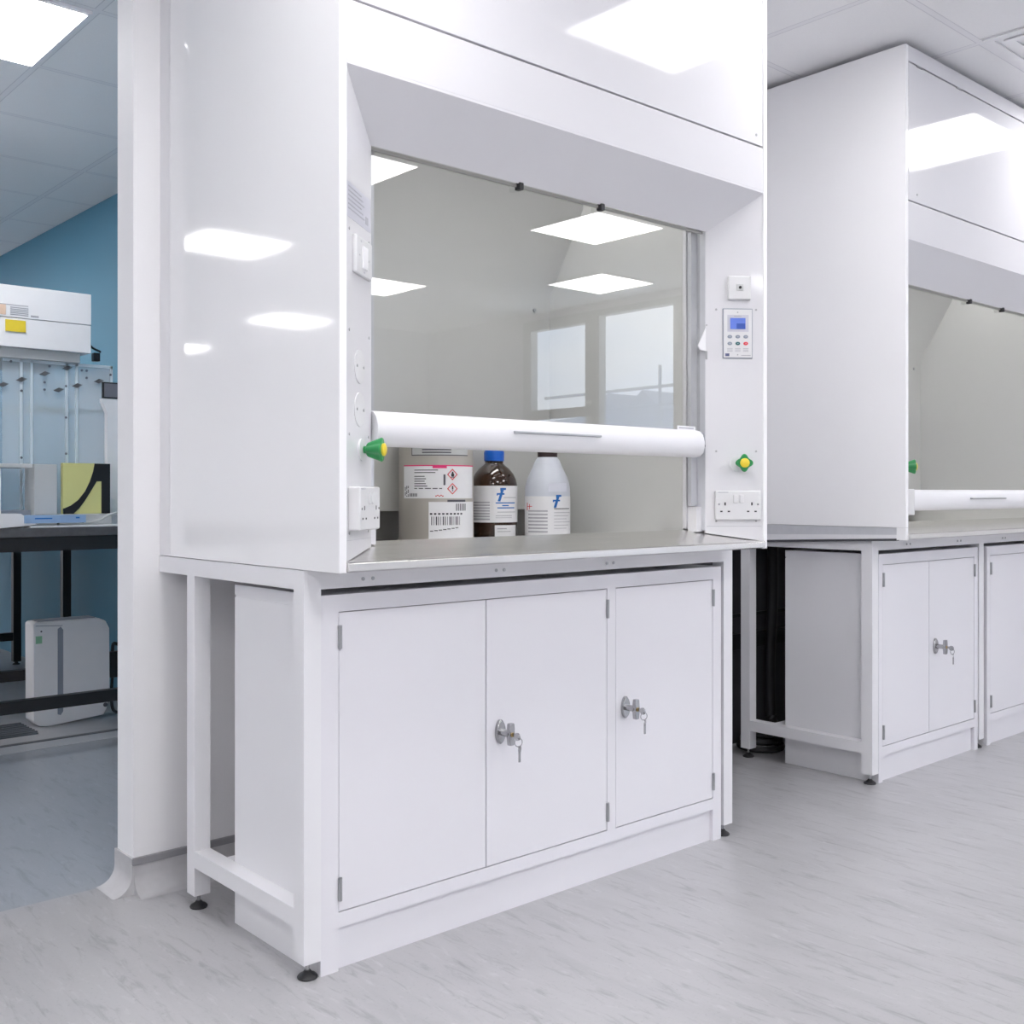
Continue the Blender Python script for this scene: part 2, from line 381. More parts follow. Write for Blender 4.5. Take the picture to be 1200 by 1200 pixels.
# ---------------------------------------------------------------- ceiling panels
def panel_light(x, y, label):
    t = thing('ceiling_light', (x + .3, y + .3, CZ - .012), label, 'ceiling light', 'square ceiling light panels')
    MB().box(x + .012, x + .588, y + .012, y + .588, CZ - .012, CZ - .0005).box(x + .02, x + .58, y + .02, y + .58, CZ - .014, CZ - .011).build('frame', white_plastic, t)
    mb = MB(); mb.box(x + .025, x + .575, y + .025, y + .575, CZ - .0165, CZ - .0142); mb.build('diffuser', led_dim if y == -.88 and x > 1 else led_mat, t)
LIGHTS = [(-.51, 1.52, 'bright square light panel in the ceiling at the top left corner'),
 (1.29, -.88, 'square ceiling light mirrored in the upper panel of the nearer fume cupboard'),
 (3.09, -.88, 'square ceiling light mirrored in the upper panel of the farther fume cupboard'),
 (1.27, -2.74, 'ceiling light mirrored at the top left of the sash glass'),
 (3.06, -2.74, 'ceiling light mirrored as the upper diamond on the right of the sash glass'),
 (4.29, -3.88, 'ceiling light mirrored as the lower diamond just above the window reflection'),
 (3.09, -5.08, 'ceiling light mirrored low on the left of the sash glass'),
 (-2.31, 3.92, 'ceiling light mirrored as the largest bar on the white cupboard side'),
 (-4.11, 6.32, 'ceiling light mirrored as the small bar at the right edge of the cupboard side'),
 (-4.11, 8.72, 'ceiling light mirrored as the lowest bar on the cupboard side')]
for a in LIGHTS: panel_light(*a)
for x, y in ((-.55, -.88), (-4.15, -.88), (-4.15, -4.48), (-2.35, -4.48), (-.55, -2.68), (-2.35, -.88), (-2.35, -2.68), (-.55, -5.08), (1.25, -5.08), (-4.15, -2.68), (-4.15, 1.52), (-4.15, 3.92), (-.55, 3.92), (-.55, 6.32), (-2.35, 6.32), (-.55, 8.72), (-2.35, 8.72), (-5.95, 3.92)):  # unseen extra panels, most of them added to brighten the room
    panel_light(x, y, 'square white ceiling light outside the picture, added to fill out the lighting')
# square ceiling air diffuser, top right
t = thing('air_diffuser', (2.75, -.58 + .0, CZ), 'square louvred white air diffuser in the ceiling at the top right corner', 'air vent')
for k in range(5):
    a = .285 - .052 * k; z = CZ - .003 - .0015 * k
    mb = MB()
    for (x0, x1, y0, y1) in ((-a, a, -a, -a + .03), (-a, a, a - .03, a), (-a, -a + .03, -a + .03, a - .03), (a - .03, a, -a + .03, a - .03)):
        mb.box(2.75 + x0, 2.75 + x1, -.58 + y0, -.58 + y1, z - .004, z)
    mb.build('louvre', white_plastic, t)
MB().box(2.72, 2.78, -.61, -.55, CZ - .016, CZ - .009, .002).build('core', white_plastic, t)
MB().box(2.46, 3.04, -.87, -.29, CZ - .0018, CZ - .0006).build('backing', white_plastic, t)

# ================================================================= FUME CUPBOARD
D = .106; SW = .133            # splay of the pillars
def pilM(x0, W, side):
    if side == 'R':
        B = Vector((x0 + W - .018 - SW, -.132 + D, 0)); a = Vector((SW, -D, 0)).normalized()
    else:
        B = Vector((x0 + .018, -.132, 0)); a = Vector((SW, D, 0)).normalized()
    b = Vector((-a.y, a.x, 0))
    return Matrix(((a.x, b.x, 0, B.x), (a.y, b.y, 0, B.y), (0, 0, 1, 0), (0, 0, 0, 1)))
PL = math.hypot(SW, D)
def disc(mb, a, z, r, b0, b1, seg=20):   # short cylinder facing the viewer on a pillar
    mb.lathe((a, b1, z), [(r, 0), (r, b1 - b0)], seg, (0, -1, 0)); return mb
def socket(M, a0, a1, z0, z1, parent, depth=.012):
    s = MB(M).box(a0, a1, -depth, .001, z0, z1, .004, 3).build('power_socket', switch_white, parent)
    w = a1 - a0; m = (a0 + a1) / 2
    for k in (-1, 1):
        MB(M).box(m + k * .009 - .006, m + k * .009 + .006, -depth - .004, -depth + .001, z1 - .036, z1 - .012, .0015).build('rocker_switch', switch_white, s)
    mb = MB(M)
    for c in (a0 + w * .21, a1 - w * .21):
        mb.box(c - .0022, c + .0022, -depth - .0004, -depth + .002, z0 + .042, z0 + .051)
        for e in (-.011, .011): mb.box(c + e - .0035, c + e + .0035, -depth - .0004, -depth + .002, z0 + .0225, z0 + .0265)
    mb.build('pin_holes', black, s)
    for c in (a0 + w * .08, a1 - w * .08):
        mb = MB(M); disc(mb, c, z0 + .045, .0026, -depth - .0008, -depth + .001, 10); mb.build('screw', chrome, s)
    MB(M).box(a0 + .008, a0 + .038, -depth - .0003, -depth + .001, z1 - .006, z1 - .0035).build('printed_mark', faint_ink, s)
    return s
def knob(M, a, z, parent):
    k = MB(M); disc(k, a - .008, z, .024, -.004, .001, 28); k = k.build('valve_plate', switch_white, parent)
    g = MB(M); g.cyl((a, -.0, z), (a, -.012, z), .008, 16)
    # four-lobed tapered body
    n = 32; rings = []
    for (r, d) in ((.010, .010), (.013, .013), (.0225, .043), (.0205, .046)):
        ring = []
        for i in range(n):
            t = 2 * math.pi * i / n + .35
            rr = r * (1 + .17 * math.cos(4 * t))
            ring.append(g.bm.verts.new(g.M @ Vector((a + rr * math.cos(t), -d, z + rr * math.sin(t)))))
        rings.append(ring)
    for A, B in zip(rings, rings[1:]):
        for i in range(n): g.bm.faces.new((A[i], A[(i + 1) % n], B[(i + 1) % n], B[i]))
    g.bm.faces.new(rings[0]); g.bm.faces.new(rings[-1])
    g = g.build('valve_knob', green, k); 
    c = MB(M); c.lathe((a, -.045, z), [(.0135, 0), (.0135, .005), (.009, .0075), (.0001, .0078)], 24, (0, -1, 0)); c.build('knob_cap', yellow, k)
    return k

def fume_cupboard(name, x0, W, sash_z, label, far=False):
    t = thing('fume_cupboard', (x0 + W / 2, .3, .875), label, 'fume cupboard')
    x1 = x0 + W; zt = 2.585; zb = .875
    # sides
    z_side = .918 if far else zb
    mb = MB(); mb.box(x0, x0 + .018, -.135, .672, z_side, zt, .0015)
    if far: mb.box(x0 + .0005, x0 + .0175, -.1349, -.10, zb, z_side, .001)
    mb.build('side_panel', white_gloss, t)
    MB().box(x1 - .018, x1, -.135, .672, zb, zt, .0015).build('side_panel', white_gloss, t)
    MB().box(x0 + .001, x0 + .02, .674, .734, zb if not far else .918, zt, .001).build('filler_panel', white_steel, t)
    MB().box(x1 - .02, x1 - .001, .674, .734, zb, zt, .001).build('filler_panel', white_steel, t)
    if far:   # folded steel skirt below the exposed side
        MB().hexa([(x0 + .002, -.1, .893), (x0 + .016, -.1, .893), (x0 + .016, .73, .873), (x0 + .002, .73, .873),
                   (x0 + .002, -.1, .917), (x0 + .016, -.1, .917), (x0 + .016, .73, .917), (x0 + .002, .73, .917)]).build('side_skirt', light_alu, t)
        MB().hexa([(x0 + .001, -.1, .880), (x0 + .018, -.1, .880), (x0 + .018, .73, .846), (x0 + .001, .73, .846),
                   (x0 + .001, -.1, .893), (x0 + .018, -.1, .893), (x0 + .018, .73, .873), (x0 + .001, .73, .873)]).build('side_skirt', white_steel, t)
        MB().hexa([(x0 - .001, -.1, .872), (x0 + .018, -.1, .872), (x0 + .018, .73, .836), (x0 - .001, .73, .836),
                   (x0 - .001, -.1, .8795), (x0 + .018, -.1, .8795), (x0 + .018, .73, .8455), (x0 - .001, .73, .8455)]).build('skirt_edge', dark_metal, t)
    xi0, xi1 = x0 + .0185, x1 - .0185
    MB().box(xi0, xi1, -.1345, -.115, 1.921, 2.046, .0015).build('header_panel', white_front, t)
    ap = MB().box(xi0 + .003, xi1 - .003, -.1345, -.115, 2.051, 2.526, .002).build('access_panel', white_front, t)
    for xx in (xi0 + .06, xi1 - .035):
        mb = MB(); disc(mb, xx, 2.078, .0035, -.1362, -.134, 12); mb.build('screw', grey_metal, ap)
    if far:
        for xx in (xi0 + .075, xi0 + .37): MB().box(xx - .02, xx + .02, -.1365, -.134, 2.522, 2.529).build('catch', grey_metal, ap)
    MB().box(xi0, xi1, -.1345, -.115, 2.531, zt, .0015).build('top_rail', white_front, t)
    MB().box(xi0, xi1, -.112, -.09, 2.03, 2.56).build('gap_backing', dark_metal, t)
    MB().box(x0 + .02, x1 - .02, -.1, .66, zt - .02, zt - .001).build('roof_panel', white_steel, t)
    # sloping canopy soffit
    MB().prism([(-.1345, 1.921), (-.1345, 1.915), (-.028, 1.800), (-.024, 1.806), (-.112, 1.921)], 0, xi0, xi1).build('canopy', white_front, t)
    # pillars
    for side in 'LR':
        M = pilM(x0, W, side)
        a_out, a_in = (0, PL) if side == 'L' else (PL, 0)
        zo, zi = 1.916, 1.801
        mb = MB(M)
        lo, hi = (0, PL)
        zl, zh = (zo, zi) if side == 'L' else (zi, zo)
        mb.prism([(lo, .8975 if side == 'L' else .9215), (hi, .9215 if side == 'L' else .8975), (hi, zh), (lo, zl)], 1, 0, .012)
        p = mb.build('pillar', white_front, t)
        mb = MB()
        s = 1 if side == 'L' else -1; xa = x0 + .018 + SW if side == 'L' else x1 - .018 - SW
        xs = sorted((xa, xa - s * .012))
        mb.box(xs[0], xs[1], -.0262, .012, .93, 1.80); mb.build('pillar_return', light_alu, t)
        xs = sorted((xa + s * .028, xa - s * .002))
        MB().box(xs[0], xs[1], .004, .016, 1.0, 1.80).build('sash_channel', light_alu, t)
        mb = MB()
        xs = sorted((xa + s * .022, xa - s * .01)); mb.box(xs[0], xs[1], -.012, .02, .925, .998); mb.build('channel_foot', white_front, t)
        # screws
        sc = [(.02, 1.574), (.138, 1.574)] if side == 'R' else [(.02, 1.583), (.153, 1.583), (.02, 1.375), (.153, 1.376)]
        for s_, z in sc + [(.02, 1.16), (.150 if side == 'L' else .138, 1.16), (.02, .956), (.150 if side == 'L' else .138, .956)]:
            mb = MB(M); disc(mb, s_ if side == 'L' else PL - s_, z, .0032, -.0012, .001, 10); mb.build('screw', grey_metal, p)
        MB(M).box(.004, PL - .004, -.0004, .001, .9405, .9418).build('plate_seam', faint_ink, p)
    # ----- controls, right pillar
    M = pilM(x0, W, 'R')
    bt = MB(M).box(.065, .133, -.011, .001, 1.602, 1.671, .004, 3).build('alarm_switch', switch_white, t)
    MB(M).box(.090, .110, -.0125, -.0105, 1.627, 1.647, .001).build('switch_centre', pale_grey, bt)
    mb = MB(M); disc(mb, .100, 1.637, .0042, -.0145, -.0124, 14); mb.build('switch_eye', black, bt)
    cp = MB(M).box(.051, .139, -.003, .001, 1.431, 1.577, .001).build('control_panel', mid_grey, t)
    MB(M).box(.0535, .137, -.0045, -.0028, 1.4335, 1.5745, .001).build('faceplate', switch_white, cp)
    MB(M).box(.064, .127, -.0050, -.0044, 1.509, 1.558).build('screen_surround', label_grey, cp)
    MB(M).box(.0725, .1175, -.0058, -.0049, 1.5165, 1.549).build('screen', screen_blue, cp)
    MB(M).box(.091, .1165, -.0062, -.0057, 1.5175, 1.533).build('screen_readout', screen_dark, cp)
    for i, z in enumerate((1.4945, 1.4745)):
        for j, a in enumerate((.0715, .095, .1185)):
            mb = MB(M); mb.lathe((a, -.0044, z), [(.0072, 0), (.0066, .0018)], 16, (0, -1, 0), 1.0, .72)
            mb.build('button', red_ink if (i, j) == (1, 2) else mid_grey if (i, j) != (1, 1) else mat('teal_button', (.03, .13, .14), .4, noise=(30, .05, (1, 1, 1))), cp)
            MB(M).box(a - .0013, a + .0013, -.0066, -.006, z - .0008, z + .0008).build('button_mark', label_grey, cp)
    mb = MB(M)
    for a in (.0715, .095, .1185):
        for z in (1.460, 1.456, 1.452): mb.box(a - .008, a + .008, -.0049, -.0043, z - .001, z + .0007)
    mb.box(.084, .106, -.0053, -.0048, 1.5525, 1.5555); mb.box(.105, .133, -.0049, -.0043, 1.4385, 1.441)
    mb.build('printed_text', faint_ink, cp)
    MB(M).box(.058, .070, -.0049, -.0043, 1.4375, 1.4455).build('maker_mark', mat('navy_print', (.10, .11, .22), .5, noise=(30, .05, (1, 1, 1))), cp)
    for z in (1.5655, 1.4415):
        mb = MB(M); disc(mb, .0945, z, .0022, -.0052, -.0043, 8); mb.build('screw', grey_metal, cp)
    knob(M, .104, 1.125, t)
    socket(M, .027, .163, .960, 1.045, t)
    # small white wedge stop on the inner edge of the right pillar
    MB(M).prism([(.001, 1.521), (-.022, 1.468), (-.016, 1.456), (.001, 1.452)], 1, -.004, .006, .001).build('sash_stop', white_plastic, t)
    mb = MB(M); disc(mb, .0035, 1.528, .0022, -.003, .001, 8); mb.box(.0005, .006, -.002, .001, 1.428, 1.452); mb.build('stop_pin', grey_metal, t)
    # ----- controls, left pillar
    M = pilM(x0, W, 'L')
    lb = MB(M).box(.006, .162, -.0006, .001, 1.606, 1.678).build('warning_label', label_grey, t)
    mb = MB(M)
    for k in range(6): mb.box(.012, .10 + .01 * (k % 3), -.0010, -.0005, 1.668 - .009 * k, 1.6705 - .009 * k)
    mb.box(.128, .146, -.0010, -.0005, 1.618, 1.634)
    mb.build('printed_text', faint_ink, lb)
    sw = MB(M).box(.040, .150, -.009, .001, 1.497, 1.578, .004, 3).build('light_switch', switch_white, t)
    MB(M).box(.078, .112, -.0125, -.0085, 1.512, 1.560, .002).build('rocker_switch', white_plastic, sw)
    mb = MB(M)
    for a, z in ((.062, 1.537), (.126, 1.536), (.094, 1.506), (.072, 1.568)): mb.box(a - .003, a + .003, -.0096, -.0088, z - .0015, z + .0015)
    mb.build('printed_marks', faint_ink, sw)
    for z in (1.306, 1.215):
        mb = MB(M); mb.lathe((.087, .001, z), [(.036, 0), (.036, .0025), (.034, .0035), (.0001, .0037)], 32, (0, -1, 0))
        c = mb.build('blanking_plate', switch_white, t)
        for a in (.064, .108):
            mb = MB(M); disc(mb, a, z, .003, -.0040, -.002, 8); mb.build('screw', grey_metal, c)
    knob(M, .107, 1.131, t)
    socket(M, .012, .152, .961, 1.052, t, .026)
    # ----- chamber
    xa, xb = x0 + .018 + .16, x1 - .018 - .162
    mb = MB()
    mb.box(xb, xb + .01, .035, .669, .9005, 2.30)
    mb.build('liner_side', liner, t)
    MB().box(xa - .01, xa, .022, .62, .93, 2.30).build('liner_side', liner, t)
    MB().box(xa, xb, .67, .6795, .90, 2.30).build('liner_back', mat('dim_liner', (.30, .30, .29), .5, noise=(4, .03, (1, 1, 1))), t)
    MB().box(xb, x1 - .018 - SW + .004, .022, .034, .934, 2.30).build('liner_jamb', white_front, t)
    MB().box(x0 + .018 + SW - .004, xa, .022, .034, .934, 2.30).build('liner_jamb', white_front, t)
    bf = MB().prism([(.602, .985), (.602, 1.684), (.445, 1.955), (.445, 2.2), (.457, 2.2), (.457, 1.958), (.612, 1.688), (.612, .985)], 0, xa, xb).build('rear_baffle', liner, t)
    for xx, z in ((xa + .05, 1.64), (xb - .07, 1.64), (xa + .05, 1.05), (xb - .07, 1.05)):
        mb = MB(); disc(mb, xx, z, .006, .597, .603, 10); mb.build('screw', grey_metal, bf)
    MB().box(x0 + .3, x1 - .3, .10, .30, 2.285, 2.2995, .002).build('lamp_housing', white_plastic, t)
    MB().box(x0 + .32, x1 - .32, .12, .28, 2.278, 2.2845, .002).build('lamp_tube', lamp_mat, t)
    MB().box(xa, xb, .022, .67, 2.30, 2.31).build('liner_top', liner, t)
    if far:
        mb = MB(); mb.cyl((xa + .33, .602, 1.16), (xa + .33, .56, 1.16), .012, 14); mb.cyl((xa + .33, .56, 1.16), (xa + .46, .55, 1.15), .008, 12); mb.cyl((xa + .33, .60, 1.16), (xa + .33, .597, 1.16), .024, 20)
        mb.build('water_outlet', white_plastic, t)
    # ----- sash
    sx0, sx1 = x0 + .018 + SW + .004, x1 - .018 - SW - .028
    g = MB().box(sx0, sx1 + .018, -.014, -.008, sash_z + .07, 2.35).build('sash_pane', sash_glass, t)
    tag(g, 'clear reflective glass sash')
    z = sash_z
    prof = [(-.004, z), (-.004, z + .078), (-.016, z + .078), (-.030, z + .074), (-.040, z + .064), (-.046, z + .045), (-.046, z + .028), (-.041, z + .012), (-.030, z + .003), (-.016, z)]
    r = MB().prism(prof, 0, sx0, sx1).build('sash_rail', white_steel, t)
    hx = x0 + W / 2 - .035; hw = .15
    mb = MB(); mb.box(hx - hw, hx + hw, -.058, -.050, z + .041, z + .047, .002, 2)
    for e in (-hw + .006, hw - .006): mb.box(hx + e - .004, hx + e + .004, -.052, -.044, z + .041, z + .047)
    mb.build('rail_handle', grey_metal, r)
    MB().box(sx1, sx1 + .018, -.03, -.006, z + .040, z + .072, .002).box(sx1 - .004, sx1 + .020, -.034, -.028, z + .030, z + .036, .001).build('rail_bracket', chrome, r)
    lt = MB().box(sx1 - .085, sx1 - .004, -.0152, -.0142, z + .078, z + .089).build('rail_label', paper, g)
    MB().box(sx1 - .078, sx1 - .012, -.0156, -.0151, z + .0815, z + .085).build('printed_text', faint_ink, lt)
    MB().box(sx0, sx1 + .02, -.022, -.0145, 1.793, 1.800).build('gap_strip', mat('gap_grey', (.30, .30, .28), .5, noise=(10, .03, (1, 1, 1))), t)  # dark strip standing in for the shaded gap between canopy and glass
    for e in (-.145, .145):
        cx = x0 + W / 2 + e + .0 - .0
        MB().box(cx - .007, cx + .007, -.034, -.0146, 1.785, 1.803, .002).build('sash_clip', black, t)
    return t

fc1 = fume_cupboard('a', -.04, 1.47, 1.142, 'nearer tall white fume cupboard with its glass sash half raised over three chemical containers')
fc2 = fume_cupboard('b', 2.24, 1.70, .972, 'farther white fume cupboard at the right edge with its glass sash nearly closed', far=True)

# ---------------------------------------------------------------- worktops
def worktop(xa, xb, label):
    prof = [(-.142, .880), (-.142, .894), (-.138, .8975), (-.11, .900), (.025, .930), (.034, .930), (.046, .905), (.06, .900), (.668, .900), (.668, .876), (-.13, .876)]
    return tag(MB().prism(prof, 0, xa, xb).build('worktop', steel), label, 'worktop')
worktop(-.0215, 1.4115, 'brushed stainless steel worktop carrying the brown and white bottles in the nearer fume cupboard')
worktop(2.2585, 3.9215, 'stainless steel worktop under the farther fume cupboard at the right edge')

# ---------------------------------------------------------------- bench frames
def leg(x, y, root, w=.042):
    l = MB().box(x, x + w, y, y + w, .036, .832).build('leg', white_steel, root)
    cx, cy = x + w / 2, y + w / 2
    mb = MB(); mb.cyl((cx, cy, .0155), (cx, cy, .037), .0045, 12); mb.build('stem', chrome, l)
    mb = MB(); mb.lathe((cx, cy, 0), [(.021, 0), (.022, .003), (.019, .007), (.010, .012), (.0065, .017), (.0001, .0175)], 24); mb.build('foot', black, l)
def bench_frame(x0, x1, label, mids=()):
    t = thing('bench_frame', ((x0 + x1) / 2, .3, 0), label, 'bench frame'); w = .042
    for x in (x0, x1 - w):
        leg(x, 0, t); leg(x, .523, t)
    for x in mids: leg(x, .0, t)
    mb = MB(); mb.box(x0, x1, 0, w, .832, .8735); fr = mb.build('front_rail', white_steel, t)
    MB().box(x0, x1, .523, .565, .832, .8735).build('back_rail', white_steel, t)
    for x in (x0, x1 - w):
        MB().box(x, x + w, .042, .523, .832, .8735).box(x, x + w, .565, .731, .832, .8735).build('side_rail', white_steel, t)
        MB().box(x, x + w, .042, .523, .108, .148).build('lower_rail', white_steel, t)
    MB().box(x0 + w + .001, x1 - w - .001, .400, .436, .108, .148, .002).box(x0 + .02, x0 + w + .001, .402, .434, .11, .146).build('cross_rail', white_steel, t)
    n = 3 if x0 < 1 else 4
    for k in range(n):
        xx = x0 + .13 + k * (x1 - x0 - .13) / (n + .1) if x0 > 1 else (.12, .508, .902)[k]
        if x0 > 1: xx = (2.51, 2.91, 3.31, 3.71)[k]
        for e in (-.013, .013):
            mb = MB(); disc(mb, xx + e, .849, .0042, -.0018, .001, 10); mb.build('bolt', grey_metal, fr)
    return t
bench_frame(-.042, 1.443, 'white square-tube steel bench frame on black feet under the nearer fume cupboard')
bench_frame(2.255, 3.93, 'white square-tube steel bench frame under the farther fume cupboard', mids=(3.082 + .0,))

# ---------------------------------------------------------------- cabinets
def lock(x, z, y, parent):
    mb = MB(); mb.lathe((x, y, z), [(.030, 0), (.030, .005), (.026, .009), (.0001, .0095)], 28, (0, -1, 0), .50, 1.0)
    mb.cyl((x, y - .008, z), (x, y - .040, z), .0085, 16)
    b = mb.build('lock', chrome, parent)
    mb = MB(); mb.prism([(-.007, -.027), (-.009, -.012), (-.0065, 0), (-.009, .012), (-.007, .027), (.007, .027), (.009, .012), (.0065, 0), (.009, -.012), (.007, -.027)], 1, -.048, -.036, .002, Matrix.Translation((x, y, z)))
    mb.build('handle', chrome, b)
    mb = MB(); mb.box(x - .0012, x + .0012, y - .062, y - .047, z - .004, z + .004); mb.lathe((x - .0015, y - .066, z - .002), [(.0095, 0), (.0095, .003)], 18, (1, 0, 0))
    mb.torus((x, y - .070, z - .015), .010, .0012, (.3, 1, 0)); mb.lathe((x + .001, y - .072, z - .031), [(.0085, 0), (.0085, .002)], 16, (.5, -1, 0)); mb.box(x - .0022, x + .0032, y - .0745, y - .0715, z - .062, z - .036)
    mb.build('key', chrome, b)
    mb = MB(); disc(mb, x, z, .0055, y - .0495, y - .047, 14); mb.build('lock_barrel', mat('brass', (.50, .36, .16), .3, 1, noise=(20, .1, (1, 1, 1))), b)
def hinge(x, z, y, parent):
    mb = MB(); mb.cyl((x, y - .003, z - .025), (x, y - .003, z + .025), .0045, 12); mb.build('hinge', grey_metal, parent)
def cabinet(x0, x1, label, doors, stiles, y=.002):
    """doors: (xa, xb, hinge side, lock x or None)"""
    t = thing('base_cabinet', ((x0 + x1) / 2, y + .2, 0), label, 'cabinet', None)
    dp = y + .39; zt = .818
    mb = MB()
    mb.box(x0, x0 + .015, y + .015, dp, .0, .788).box(x1 - .015, x1, y + .015, dp, .0, .788)
    mb.box(x0 - .0, x1, y + .015, dp, .792, zt).box(x0 + .002, x1 - .002, y + .02, dp - .002, .787, .793)
    mb.box(x0 + .015, x1 - .015, dp - .012, dp, .0, .788).box(x0 + .015, x1 - .015, y + .03, dp - .012, .10, .115)
    mb.build('carcass', white_steel, t)
    MB().box(x0 + .035, x1 - .035, y + .012, y + .022, .0, .096).build('plinth', white_door, t)
    mb = MB()
    mb.box(x0, stiles[0][1], y, y + .015, 0, zt); mb.box(stiles[-1][0], x1, y, y + .015, 0, zt)
    for a, b in stiles[1:-1]: mb.box(a, b, y, y + .015, .1265, .7805)
    mb.box(stiles[0][1], stiles[-1][0], y, y + .015, .7805, zt); mb.box(stiles[0][1], stiles[-1][0], y, y + .015, .094, .1265)
    mb.build('face_frame', white_door, t)
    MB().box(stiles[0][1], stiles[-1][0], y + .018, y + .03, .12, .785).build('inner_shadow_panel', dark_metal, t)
    for xa, xb, h, lx in doors:
        d = MB().box(xa + .0018, xb - .0012, y + .0005, y + .016, .1290, .7785, .0008, 1).build('door', white_door, t)
        hxx = xa + .0025 if h == 'L' else xb - .0005
        for z in (.726, .178): hinge(hxx, z, y, d)
        if lx: lock(lx, .452, y, d)
    return t
cabinet(0, 1.39, 'wide white steel cabinet with three doors and two keyed locks under the nearer fume cupboard',
        [(.045, .465, 'L', None), (.465, .893, 'R', .508), (.926, 1.351, 'R', .962)], [(0, .045), (.893, .926), (1.351, 1.39)])
cabinet(2.302, 3.074, 'two-door white cabinet with one keyed lock, left of the pair under the farther fume cupboard',
        [(2.330, 2.672, 'L', None), (2.672, 3.045, 'R', 2.715)], [(2.302, 2.330), (3.045, 3.074)])
cabinet(3.158, 3.885, 'white cabinet cut off by the right edge of the picture', [(3.188, 3.52, 'L', None), (3.52, 3.856, 'R', 3.562)], [(3.158, 3.188), (3.856, 3.885)])

# ================================================================= CHEMICALS in the first cupboard
CAMDIR = math.degrees(math.atan2(-1.985 - .5, -1.217 - .95))   # azimuth from the bottles towards the viewer
def f_logo(mb, c, r, az, z, s=1.0, th=.0012):
    """bold italic f mark made of small curved pieces, az in degrees is its centre"""
    k = math.degrees(1 / r)
    def p(a0, a1, z0, z1): mb.patch(c, r, az + a0 * k * s, az + a1 * k * s, z + z0 * s, z + z1 * s, 3, th)
    for i in range(10):           # slanted stem
        zz = -.017 + i * .0034; a = -.0075 + i * .0011
        p(a, a + .0072, zz, zz + .0036)
    p(-.001, .015, .013, .0185); p(-.0005, .005, .009, .0135)
    p(-.0105, .0105, .0005, .0048); p(-.0105, -.0075, -.0015, .0015)
def bottle_brown():
    c = (.941, .526); R = .072; z0 = .9002
    t = thing('reagent_bottle', (c[0], c[1], z0), 'brown glass reagent bottle with a blue cap beside the white bottle on the steel worktop', 'bottle')
    prof = [(0, .0), (.058, 0), (.068, .004), (R, .012), (R, .150), (.0715, .162), (.068, .180), (.060, .197), (.048, .212), (.036, .222), (.028, .229), (.026, .236), (.026, .249), (.0001, .250)]
    m = MB(); m.lathe((*c, z0), prof, 48); m.build('glass', amber, t)
    m = MB(); m.lathe((*c, z0), [(.029, .236), (.031, .238), (.0315, .262), (.029, .270), (.0001, .271)], 32)
    m.build('cap', blue_cap, t)
    m = MB(); m.lathe((*c, z0), [(.0275, .229), (.0285, .231), (.0285, .2355), (.0275, .2358)], 32); m.build('neck_ring', amber, t)
    az = CAMDIR + 4
    m = MB(); m.patch(c, R, az - 108, az + 78, z0 + .0485, z0 + .160, 36, .0007); lb = m.build('label', paper, t)
    m = MB(); m.patch(c, R, az - 2, az + 62, z0 + .004, z0 + .040, 12, .0007); l2 = m.build('small_label', paper, t)
    m = MB()
    # viewer's right = increasing azimuth?  (set by sign below)
    S = 1
    f_logo(m, c, R + .0007, az + 12 * S, z0 + .132, 1.15)
    m.build('logo', blue_ink, lb)
    m = MB()
    for k in range(7): m.patch(c, R + .0007, az - 66, az - 14, z0 + .056 + k * .0085, z0 + .0605 + k * .0085, 8, .0004)
    for k, (a, b) in enumerate(((20, 62), (4, 58), (0, 44), (0, 44))): m.patch(c, R + .0007, az + a, az + b, z0 + (.123, .079, .068, .062)[k], z0 + (.125, .081, .070, .0635)[k], 8, .0004)
    m.build('printed_text', faint_ink, lb)
    m = MB()
    for a, b, z in ((0, 56, .106), (16, 34, .098), (4, 54, .091)): m.patch(c, R + .0007, az + a, az + b, z0 + z, z0 + z + .0035, 8, .0004)
    m.build('blue_text', blue_ink, lb)
    m = MB(); m.patch(c, R + .0007, az + 4, az + 28, z0 + .028, z0 + .031, 4, .0004); m.patch(c, R + .0007, az + 4, az + 40, z0 + .020, z0 + .022, 4, .0004); m.build('printed_text', faint_ink, l2)
bottle_brown()
